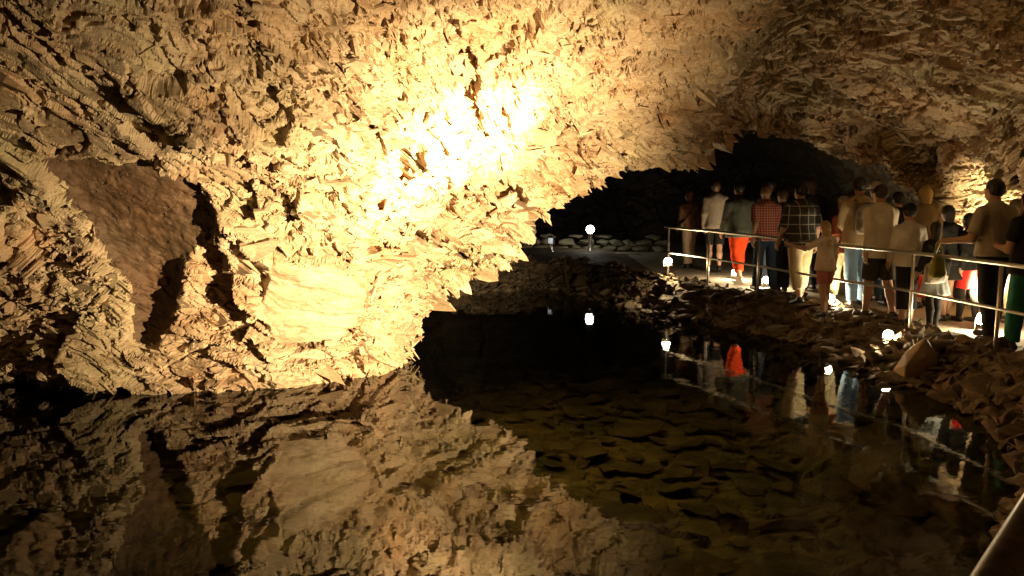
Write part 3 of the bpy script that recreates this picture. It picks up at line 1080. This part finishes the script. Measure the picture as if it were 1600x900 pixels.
def person(label, px, foot_y, zg, top_y, face=0.0, build=1.0, stride=0.18, lead=1, hair='dark', style='short', top=None, sleeve=0.55, hem=0.86, loose=0.0,
           bottom=None, kind='trousers', length=1.0, shoes=SHOE, cap=None, arms=(None, None), female=False, lean=0.04, group="visitors walking away along the path", seed=0, collar=True, d=None, leggings=None):
    """Feet at pixel (px, foot_y) on the path of height zg, head top at pixel row top_y; local x right, y forward, z up."""
    base = on_plane(px, foot_y, zg) if d is None else Vector((at(px, foot_y, d).x, d, zg))
    H = at(px, top_y, base.y).z - zg
    s = H / 1.75
    t = thing("person", label, "person", base, (0, 0, face), group)
    w = build
    # joints (metres of a 1.75 m figure)
    legs = []
    for sgn in (-1, 1):
        a = stride * (1 if sgn == lead else -1)
        hip = np.array([.088 * w * sgn, -.01, .90])
        kn = hip + rotx((0, 0, -.43), a * (1.0 if a > 0 else .55))
        sh = a * .35 if a > 0 else a * 1.5
        an = kn + rotx((.004 * sgn, 0, -.405), sh)
        legs.append((sgn, hip, kn, an, sh))
    low = min(l[3][2] - (0 if l[4] > -.2 else .045) for l in legs)
    dz = .078 - low
    legs = [(g_, h_ + (0, 0, dz), k_ + (0, 0, dz), a_ + (0, 0, dz), sh) for g_, h_, k_, a_, sh in legs]
    D = np.array([0, 0, dz])
    LN = lambda p: np.array(p) + D + np.array([0, lean * (p[2] - .9), 0])
    arm = []
    for sgn, spec in zip((-1, 1), arms):
        shd = LN((.178 * w * sgn if not female else .155 * w * sgn, -.01, 1.385))
        if spec is None:
            sw = .22 * (1 if sgn != lead else -1) * (1 if stride > .05 else .2)
            spec = ((.10 * sgn, sw, -1), (.03 * sgn, sw + .35, -1))
        u1 = np.array(spec[0], float); u1 /= np.linalg.norm(u1)
        u2 = np.array(spec[1], float); u2 /= np.linalg.norm(u2)
        e = shd + u1 * .29
        wr_ = e + u2 * .245
        arm.append((sgn, shd, e, wr_, u2))
    SQ = (1, 1.42, 1)
    hw = .165 * w; ww = (.135 if not female else .118) * w; cw = (.168 if not female else .145) * w

    def torso(P, inf=0.0):
        return sm(rc(P, LN((0, 0, .92)), LN((0, 0, 1.10)), hw + inf, ww + inf, SQ), rc(P, LN((0, 0, 1.10)), LN((0, .005, 1.30)), ww + inf, cw + inf, SQ),
                  rc(P, LN((-.14 * w, -.01, 1.375)), LN((0, -.01, 1.425)), .058 + inf * .7, .064 + inf * .7), rc(P, LN((0, -.01, 1.425)), LN((.14 * w, -.01, 1.375)), .064 + inf * .7, .058 + inf * .7), k=.05)

    hc = LN((0, .03, 1.63))

    def body(P):
        ds = [torso(P)]
        for g_, h_, k_, a_, sh in legs:
            ds.append(rc(P, h_, k_, .085 * w, .054 * w)); ds.append(rc(P, k_, k_ * .62 + a_ * .38 + (0, -.018, 0), .052 * w, .056 * w)); ds.append(rc(P, k_ * .62 + a_ * .38 + (0, -.018, 0), a_, .056 * w, .036))
            ds.append(rc(P, LN((.07 * w * g_, -.05, .91)), LN((.07 * w * g_, -.05, .95)), .085 * w, .08 * w))
            f = rotx((0, 1, 0), sh * .8)
            ds.append(rc(P, a_ + f * -.03 + (0, 0, -.045), a_ + f * .13 + (0, 0, -.055), .032, .026))
        for g_, s_, e_, w_, u2 in arm:
            ds.append(rc(P, s_, e_, .054 * w, .043 * w)); ds.append(rc(P, e_, w_, .042 * w, .028)); ds.append(rc(P, w_, w_ + u2 * .05, .029, .033))
        ds.append(rc(P, LN((0, .0, 1.42)), LN((0, .012, 1.56)), .062, .055))
        dd = sm(*ds, k=.03)
        head = sm(el(P, hc + (0, -.012, .012), (.077, .095, .105)), el(P, hc + (0, .022, -.055), (.058, .068, .07)), k=.03)
        head = sm(head, rc(P, hc + (0, .088, .012), hc + (0, .112, -.028), .009, .015), k=.012)
        for g_ in (-1, 1):
            head = sm(head, el(P, hc + (.079 * g_, -.005, -.008), (.012, .022, .034)), k=.008)
            head = np.maximum(head, -el(P, hc + (.032 * g_, .098, .012), (.017, .014, .011)))
        return sm(dd, head, k=.02)

    allj = np.array([j for l in legs for j in l[1:4]] + [j for a_ in arm for j in a_[1:4]])
    lo = np.minimum(allj.min(0), (-.2, -.2, 0)) - (.12, .14, .0); lo[2] = -.02
    hi = np.maximum(allj.max(0), (.2, .2, 1.79 + dz)) + (.12, .16, .0)
    V, Fb = surface_nets(body, lo, hi, .0135)
    VV, FF, MI = [V], [Fb], [np.zeros(len(Fb), int)]
    nb_ = len(V)
    # hands: palm, four curled fingers of different lengths and a thumb, joined on at the wrist
    for g_, s_, e_, w_, u2 in arm:
        fw = np.array([0, 1, 0.]) - u2 * u2[1]; fw /= np.linalg.norm(fw)
        pn = np.cross(u2, fw) * (-g_)                        # towards the thigh
        pn = pn if pn[0] * g_ < 0 else -pn

        def hand(P, w_=w_, u2=u2, fw=fw, pn=pn):
            pl = sm(rc(P, w_ + u2 * .03 + fw * .015, w_ + u2 * .085 + fw * .022, .016, .014), rc(P, w_ + u2 * .03 - fw * .012, w_ + u2 * .08 - fw * .024, .016, .013), rc(P, w_ - u2 * .01, w_ + u2 * .05, .024, .02), k=.02)
            for q, ln in zip((.030, .011, -.009, -.028), (.068, .078, .072, .056)):
                b0 = w_ + u2 * .09 + fw * q
                b1 = b0 + (u2 * .9 + pn * .35) * ln * .5
                b2 = b1 + (u2 * .55 + pn * .85) * ln * .5
                pl = sm(pl, rc(P, b0, b1, .0088, .008), rc(P, b1, b2, .008, .0066), k=.004)
            t0 = w_ + u2 * .025 + fw * .024
            t1 = t0 + (u2 * .7 + fw * .6 + pn * .3) * .04
            t2 = t1 + (u2 * .9 + fw * .1 + pn * .4) * .03
            return sm(pl, rc(P, t0, t1, .012, .0098), rc(P, t1, t2, .0095, .0078), k=.006)
        c0 = w_ + u2 * .08
        Vh, Fh = surface_nets(hand, c0 - .115, c0 + .115, .0055)
        VV.append(Vh); FF.append(Fh + nb_); MI.append(np.zeros(len(Fh), int)); nb_ += len(Vh)
    # eyes and lips
    for g_ in (-1, 1):
        Ve, Fe = surface_nets(lambda P: el(P, hc + (.032 * g_, .081, .012), (.013, .011, .009)), hc + (.032 * g_ - .02, .06, -.01), hc + (.032 * g_ + .02, .10, .03), .004)
        VV.append(Ve); FF.append(Fe + nb_); MI.append(np.ones(len(Fe), int)); nb_ += len(Ve)
    Ve, Fe = surface_nets(lambda P: el(P, hc + (0, .083, -.062), (.022, .010, .007)), hc + (-.03, .06, -.075), hc + (.03, .105, -.05), .004)
    VV.append(Ve); FF.append(Fe + nb_); MI.append(np.full(len(Fe), 2)); nb_ += len(Ve)
    me = mesh_from("body", np.concatenate(VV) * s, np.concatenate(FF), [M_SKIN, M_EYE, M_LIP], np.concatenate(MI), True)
    link("body", me, t)

    def part(name, fn, lo_, hi_, h_, mat):
        V_, F_ = surface_nets(fn, lo_, hi_, h_)
        return link(name, mesh_from(name, V_ * s, F_, mat, shade_smooth=True), t)

    def folds(P, amp, sc=11.0):
        return fbm((P * np.array([sc, sc, sc * .45]) + seed * 3.7).astype(np.float32), 700 + seed, 2) * amp

    # ---- top
    if top is not None:
        def shirt(P):
            body_ = torso(P, .020 + loose * .5)
            body_ = sm(body_, rc(P, LN((0, 0, .86)), LN((0, 0, 1.14)), hw + .028 + loose, ww + .030 + loose, SQ), k=.05)
            for g_ in (-1, 1):
                body_ = sm(body_, rc(P, LN((.07 * w * g_, -.05, .86)), LN((.06 * w * g_, -.04, 1.0)), .112 * w + loose * .6, .095 * w), k=.05)
                body_ = sm(body_, rc(P, LN((.07 * w * g_, .02, .82)), LN((.06 * w * g_, .02, .98)), .112 * w + loose * .6, .10 * w), k=.05)
            body_ = np.maximum(body_, hem + dz - P[:, 2])
            for g_, s_, e_, w_, u2 in arm:
                if sleeve <= 1:
                    end = s_ + (e_ - s_) * sleeve
                    dd = (e_ - s_) / np.linalg.norm(e_ - s_)
                    sl_ = np.maximum(rc(P, s_, e_, .068 * w, .064 * w + loose * .4), (P - end) @ dd)
                else:
                    end = e_ + (w_ - e_) * (sleeve - 1)
                    dd = (w_ - e_) / np.linalg.norm(w_ - e_)
                    sl_ = sm(rc(P, s_, e_, .068 * w, .056 * w + loose * .3), np.maximum(rc(P, e_, w_, .055 * w + loose * .3, .043 + loose * .3), (P - end) @ dd), k=.015)
                body_ = sm(body_, sl_, k=.03)
            if collar:
                body_ = sm(body_, np.maximum(rc(P, LN((0, -.005, 1.42)), LN((0, .005, 1.50)), .074, .070), P[:, 2] - (1.515 + dz)), k=.012)
            else:
                body_ = np.maximum(body_, P[:, 2] - (1.478 + dz))
            return body_ + folds(P, .007)
        aj = np.array([j for a_ in arm for j in (a_[1], a_[2], a_[3])])
        lo_ = np.minimum(aj.min(0), (-.24 - loose, -.2 - loose, hem - .04)) - .09; lo_[2] = min(hem + dz - .03, aj[:, 2].min() - .07 if sleeve > 1 else 9)
        hi_ = np.maximum(aj.max(0), (.24 + loose, .22 + loose, 1.56)) + .09; hi_[2] = max(1.56 + dz, hi_[2] if aj[:, 2].max() > 1.5 else 0)
        part("shirt", shirt, lo_, hi_, .0125, top)
    # ---- bottom
    if bottom is not None:
        zw = 1.0 + dz
        if kind == 'skirt':
            def low_(P):
                d_ = rc(P, LN((0, 0, 1.02)), LN((0, -.01, .92 - .42 * length)), ww + .03, hw + .06 + .05 * length, SQ)
                ang = np.arctan2(P[:, 1], P[:, 0])
                d_ = d_ + .010 * np.sin(ang * 11 + 2 * P[:, 2]) * np.clip((1.0 - P[:, 2]) * 2, 0, 1)
                return np.maximum(np.maximum(d_, P[:, 2] - zw), (.92 - .42 * length) + dz - P[:, 2])
        else:
            wide = {'trousers': .022, 'shorts': .036, 'jeans': .016}[kind]
            def low_(P):
                d_ = rc(P, LN((0, 0, .93)), LN((0, 0, 1.04)), hw + .014, ww + .02, SQ)
                for g_, h_, k_, a_, sh in legs:
                    d_ = sm(d_, rc(P, LN((.07 * w * g_, -.05, .91)), LN((.07 * w * g_, -.05, .95)), .094 * w, .09 * w), k=.03)
                    if length <= .5:
                        end = h_ + (k_ - h_) * (length * 2); dd = (k_ - h_) / np.linalg.norm(k_ - h_)
                        l_ = np.maximum(rc(P, h_, k_, .098 * w, .062 * w + wide), (P - end) @ dd)
                    else:
                        end = k_ + (a_ - k_) * (length * 2 - 1); dd = (a_ - k_) / np.linalg.norm(a_ - k_)
                        l_ = sm(rc(P, h_, k_, .096 * w, .062 * w + wide * .8), np.maximum(sm(rc(P, k_, a_, .066 * w + wide * .7, .054 + wide), rc(P, k_ + (0, -.02, -.06), k_ * .5 + a_ * .5 + (0, -.02, 0), .066 * w + wide * .3, .064 * w + wide * .4), k=.02), (P - end) @ dd), k=.02)
                    d_ = sm(d_, l_, k=.025)
                return np.maximum(d_, P[:, 2] - zw) + folds(P, .006, 13)
        part(kind if kind != 'jeans' else "trousers", low_, lo * (1, 1, 1) - (.06, .06, 0), np.array([hi[0], hi[1], zw + .03]) + (.06, .06, 0), .0135, bottom)
    if leggings is not None:
        def legg(P):
            d_ = None
            for g_, h_, k_, a_, sh in legs:
                m_ = k_ * .62 + a_ * .38 + (0, -.018, 0)
                q = sm(rc(P, h_, k_, .093 * w, .062 * w), rc(P, k_, m_, .062 * w, .066 * w), rc(P, m_, a_ + (0, 0, .03), .066 * w, .045), k=.02)
                d_ = q if d_ is None else np.minimum(d_, q)
            return d_
        part("leggings", legg, lo - (.06, .06, 0), np.array([hi[0], hi[1], 1.0]) + (.06, .06, 0), .0125, leggings)
    # ---- shoes
    for g_, h_, k_, a_, sh in legs:
        f = rotx((0, 1, 0), sh * .8)
        up = rotx((0, 0, 1), sh * .8)
        hl, toe = a_ - f * .035 - up * .042, a_ + f * .165 - up * .05

        def shoe(P, a_=a_, f=f, up=up, hl=hl, toe=toe):
            d_ = sm(rc(P, hl, toe, .042, .036), rc(P, a_ - up * .035, a_ - up * .005, .046, .044), rc(P, a_ + f * .06 - up * .045, toe, .046, .042), k=.02)
            return np.maximum(d_, -((P - a_) @ up) - .076)
        c0 = a_ + f * .06 - up * .03
        part("shoe", shoe, c0 - (.09, .19, .16), c0 + (.09, .19, .13), .011, shoes)
    # ---- hair and cap
    if style != 'none':
        def hairf(P):
            sk = el(P, hc + (0, -.018, .018), (.086, .103, .112))
            front = P[:, 1] - (hc[1] + .052 + .5 * (P[:, 2] - hc[2] - .05))
            low_h = {'short': -.035, 'crop': 0.0, 'curly': -.05, 'bob': -.09, 'long': -.09, 'bald': .0}[style]
            cut = np.maximum(front, (hc[2] + low_h) - P[:, 2] - .35 * np.clip(hc[1] - P[:, 1], -.1, .12))
            if style in ('bob', 'long'):
                dn = .10 if style == 'bob' else .30
                sk = sm(sk, rc(P, hc + (0, -.035, -.02), hc + (0, -.055 - dn * .15, -.04 - dn), .088, .062 + .03 * (style == 'long'), (1, 1.25, 1)), k=.03)
                cut = np.maximum(P[:, 1] - (hc[1] + .035 + .6 * np.clip(P[:, 2] - hc[2], -.05, .12)), (hc[2] - .05 - dn) - P[:, 2])
            if style == 'curly':
                sk = sk - .012 + .016 * vnoise((P * 38).astype(np.float32), 5)
            else:
                sk = sk + .005 * vnoise((P * np.array([60, 60, 16])).astype(np.float32), 6)
            return np.maximum(sk, cut)
        part("hair", hairf, hc + (-.16, -.25, -.44 if style == 'long' else -.24), hc + (.16, .16, .17), .009, HAIR[hair])
    if cap is not None:
        def capf(P):
            d_ = np.maximum(el(P, hc + (0, -.012, .03), (.094, .112, .112)), hc[2] + .022 - P[:, 2])
            pk = np.maximum(el(P, hc + (0, .12, .035), (.075, .09, .014)), -(P[:, 1] - hc[1] - .05))
            return np.minimum(d_, pk)
        part("cap", capf, hc + (-.13, -.15, -.02), hc + (.13, .24, .17), .008, cap)
    return t, base, s, arm, dz, LN


C = {}
C['brown'] = cloth("brown_knit", (.22, .12, .065)); C['beige'] = cloth("beige_cotton", (.48, .38, .26)); C['greybeige'] = cloth("grey_beige_jacket", (.38, .33, .26))
C['black'] = cloth("black_cotton", (.022, .02, .018)); C['greygreen'] = cloth("grey_green_jacket", (.10, .105, .085)); C['orange'] = cloth("orange_red_cotton", (.80, .07, .015))
C['redcheck'] = checked("red_checked_shirt", (.40, .04, .03), (.62, .42, .32), .042, .28); C['denim'] = cloth("blue_denim", (.05, .075, .13))
C['plaid'] = checked("dark_plaid_shirt", (.055, .052, .045), (.50, .48, .42), .135, .10); C['cream'] = cloth("cream_cotton", (.66, .55, .34))
C['pinkwhite'] = cloth("pale_pink_cotton", (.66, .55, .46)); C['pink'] = cloth("pink_cotton", (.52, .20, .18)); C['rust'] = cloth("rust_top", (.40, .11, .06))
C['tan'] = cloth("tan_sweater", (.44, .33, .20)); C['white'] = cloth("off_white_cotton", (.70, .62, .48)); C['olive'] = cloth("dark_olive_cotton", (.06, .055, .038))
C['boytop'] = cloth("pale_jersey", (.60, .55, .45)); C['skirt'] = cloth("washed_grey_denim", (.34, .37, .37)); C['manshirt'] = cloth("grey_linen", (.42, .37, .29))
C['teal'] = cloth("teal_cotton", (.03, .15, .10)); C['red'] = cloth("red_cotton", (.55, .03, .025)); C['navy'] = cloth("dark_navy", (.03, .035, .05))
C['bluejean'] = cloth("light_denim", (.16, .25, .38)); C['gold'] = cloth("mustard_top", (.24, .18, .11)); C['lightblue'] = cloth("faded_denim", (.10, .17, .25))
C['khaki'] = cloth("khaki_canvas", (.20, .16, .11)); C['yellowbag'] = cloth("yellow_green_canvas", (.30, .28, .06)); C['whitebag'] = cloth("white_canvas", (.62, .56, .50)); C['purple'] = cloth("dusky_purple", (.16, .09, .12))

DOWN = ((.12, .05, -1), (.05, .3, -1))
w1 = person("woman in brown top and beige trousers with a thin diagonal bag strap", 1075, 418, .13, 298, .15, .98, .12, 1, 'auburn', 'bob', C['brown'], 1.9, .84, .015, C['beige'], 'trousers', .98, female=True, seed=1)
person("man in grey beige jacket and dark shorts next to the woman with diagonal strap", 1115, 425, .12, 285, -.2, 1.02, .2, -1, 'brown', 'short', C['greybeige'], 1.95, .82, .02, C['black'], 'shorts', .46, seed=2)
person("person in dark grey green jacket and orange red trousers mid step", 1152, 442, .08, 284, .2, 1.08, .34, 1, 'dark', 'short', C['greygreen'], 1.95, .80, .03, C['orange'], 'trousers', .86, SHOE_PALE, seed=3)
person("man in red and white checked shirt and dark jeans with close cropped hair", 1193, 458, .07, 294, .1, 1.05, .16, -1, 'auburn', 'crop', C['redcheck'], .85, .84, .015, C['denim'], 'jeans', 1.0, seed=4)
person("dark clothed person mostly hidden behind the red checked shirt", 1200, 440, .1, 279, .05, 1.0, .1, 1, 'dark', 'short', C['black'], 1.9, .84, .01, C['navy'], 'trousers', 1.0, seed=5)
person("broad man in dark plaid shirt with white stripes and cream cropped trousers", 1247, 476, .05, 291, .32, 1.18, .18, 1, 'dark', 'short', C['plaid'], .95, .82, .03, C['cream'], 'trousers', .84, seed=6)
person("dark clothed person mostly hidden behind the plaid shirt", 1262, 452, .08, 279, 0, 1.0, .1, 1, 'brown', 'bob', C['black'], 1.9, .84, .01, C['navy'], 'trousers', 1.0, seed=7)
person("blond child in pale top and pink shorts", 1286, 494, .02, 346, .35, .95, .12, 1, 'blond', 'long', C['pinkwhite'], .9, .84, .02, C['pink'], 'shorts', .34, female=True, arms=(((-.75, .3, -.45), (-.9, .45, .25)), None), seed=8)
person("woman with pale curly hair in rust top and cream trousers", 1314, 477, .05, 312, .3, 1.02, .2, -1, 'grey', 'curly', C['rust'], .9, .84, .02, C['cream'], 'trousers', .92, female=True, seed=9)
bp_ = person("tall man in tan sweater carrying a brown backpack", 1336, 482, .03, 283, -.08, 1.06, .14, 1, 'dark', 'short', C['tan'], 1.95, .82, .02, C['bluejean'], 'jeans', 1.0, seed=10)
person("man in off white long sleeved shirt and dark olive shorts", 1369, 501, 0, 293, .28, 1.06, .2, -1, 'dark', 'short', C['white'], 1.9, .80, .02, C['olive'], 'shorts', .46, seed=11)
person("person in pale cap mostly hidden between two taller men", 1362, 470, .05, 286, 0, 1.0, .1, 1, 'brown', 'short', C['lightblue'], 1.9, .84, .01, C['lightblue'], 'jeans', 1.0, cap=C['white'], seed=12)
person("boy in dark cap with pale long sleeved top and dark cropped trousers", 1413, 508, 0, 320, -.1, .94, .1, 1, 'dark', 'short', C['boytop'], 1.9, .86, .012, C['black'], 'trousers', .80, cap=C['black'], seed=13)
person("person with yellow blond hair in tan top behind the boy", 1438, 480, .03, 292, .1, 1.0, .1, 1, 'yellow', 'bob', C['gold'], .9, .84, .015, C['red'], 'trousers', .9, seed=14)
gb = person("girl with long dark hair in washed grey skirt and black leggings", 1455, 514, 0, 348, .1, .95, .08, 1, 'dark', 'long', C['black'], 1.8, .88, .012, C['skirt'], 'skirt', .85, female=True, seed=15, leggings=C['black'])
person("short person in red shorts over black leggings behind the dark haired man", 1508, 502, .01, 334, .35, 1.0, .1, -1, 'dark', 'bob', C['black'], 1.9, .84, .02, C['red'], 'shorts', .42, female=True, seed=16, leggings=C['black'])
mn = person("tall dark haired man in grey linen shirt and black trousers", 1543, 537, 0, 287, .3, 1.1, .14, 1, 'dark', 'short', C['manshirt'], .8, .92, .015, C['black'], 'trousers', 1.0, arms=(((-.28, .15, -1), (-.30, .9, -.12)), None), seed=17)
person("woman with dark hair in black top and teal trousers", 1598, 548, 0, 297, .1, 1.05, .12, -1, 'dark', 'bob', C['black'], .7, .84, .02, C['teal'], 'trousers', .98, female=True, arms=(((-.2, .1, -1), (.1, .9, .1)), None), seed=18)
person("person in cream trousers mostly hidden behind the tall dark haired man", 1578, 505, 0, 312, .2, 1.0, .12, 1, 'brown', 'short', C['navy'], 1.9, .84, .01, C['cream'], 'trousers', .9, seed=19)

person("dark clothed person glimpsed between the white shirted man and the boy in cap", 1396, 478, .04, 301, .1, 1.0, .1, -1, 'dark', 'short', C['black'], 1.9, .84, .01, C['navy'], 'trousers', 1.0, seed=20)
person("dark haired person in black with a dark skirt behind the girl in grey skirt", 1474, 500, .02, 322, .2, 1.0, .1, 1, 'dark', 'bob', C['black'], .9, .84, .01, C['black'], 'skirt', .7, female=True, seed=21)
person("dark clothed person half hidden beside the plaid shirt", 1219, 456, .07, 296, .1, .98, .1, 1, 'brown', 'short', C['navy'], 1.9, .84, .01, C['black'], 'trousers', 1.0, seed=22)

# ---- things they carry
def on(pn, p):
    t, base, s, arm, dz, LN = pn
    return t.matrix_basis @ (Vector(LN(p)) * s) if False else Matrix.Translation(base) @ Matrix.Rotation(t.rotation_euler.z, 4, 'Z') @ (Vector(LN(p)) * s)


def bag_mesh(sx, sy, sz, seed_, sag=.15):
    def f(P):
        q = np.abs(P / np.array([sx, sy, sz]) * 2)
        wv_ = 1 + sag * (-(P[:, 2] / sz))
        d_ = (np.power(q[:, 0] / wv_, 4) + np.power(q[:, 1] / wv_, 3) + np.power(q[:, 2], 5)) ** .25 - 1
        return d_ * min(sx, sy, sz) * .5 + fbm((P * 12 + seed_).astype(np.float32), 800 + seed_, 2) * .008
    e = np.array([sx, sy, sz]) * .62 + .03
    return surface_nets(f, -e, e, .014)


def bag(name, label, pos, size, mat, face, strap=None, seed_=0):
    t = thing(name, label, "bag", pos, (0, 0, face))
    V_, F_ = bag_mesh(*size, seed_)
    link("pouch", mesh_from("pouch", V_, F_, mat, shade_smooth=True), t)
    if strap:
        m_ = MB(); m_.tube([Vector(p_) - Vector(pos) if False else p_ for p_ in strap], .011, 8)
        m_.build("strap", mat, t)
    return t


f_ = bp_[0].rotation_euler.z
bag("backpack", "brown backpack on the back of the tall man in tan sweater", on(bp_, (.02, -.245, 1.20)), (.33, .20, .46), C['khaki'], f_,
    [(-.12, .02, .21), (-.13, .12, .27), (-.13, .22, .25), (-.14, .30, .10)], 1)
f_ = gb[0].rotation_euler.z
bag("shoulder_bag", "white and purple shoulder bag at the side of the girl in grey skirt", on(gb, (-.14, -.21, .93)), (.26, .13, .26), C['whitebag'], f_, [(-.06, .0, .12), (.04, .01, .35), (.10, .06, .62), (.12, .16, .70)], 2)
f_ = mn[0].rotation_euler.z
a_ = mn[3][0]; hp = Vector(a_[3] + a_[4] * .10) * mn[2]
hp = Matrix.Translation(mn[1]) @ Matrix.Rotation(f_, 4, 'Z') @ hp
bag("carrier_bag", "yellow green carrier bag hanging from the tall man's hand", hp + Vector((0, 0, -.30)), (.18, .10, .27), C['yellowbag'], f_, [(-.06, 0, .12), (-.02, 0, .29), (.02, 0, .30), (.06, 0, .12)], 3)
# the thin diagonal strap and small bag of the woman in brown
f_ = w1[0].rotation_euler.z
pos = on(w1, (-.21, -.02, .93))
R_ = Matrix.Rotation(-f_, 4, 'Z')
pts = [R_ @ (on(w1, q) - pos) for q in ((-.19, -.09, .98), (-.10, -.158, 1.12), (.0, -.168, 1.25), (.09, -.155, 1.37), (.115, -.08, 1.485), (.11, .02, 1.50))]
bag("shoulder_bag", "small tan bag on a thin strap worn by the woman in brown", pos, (.08, .2, .18), C['gold'], f_, pts, 4)
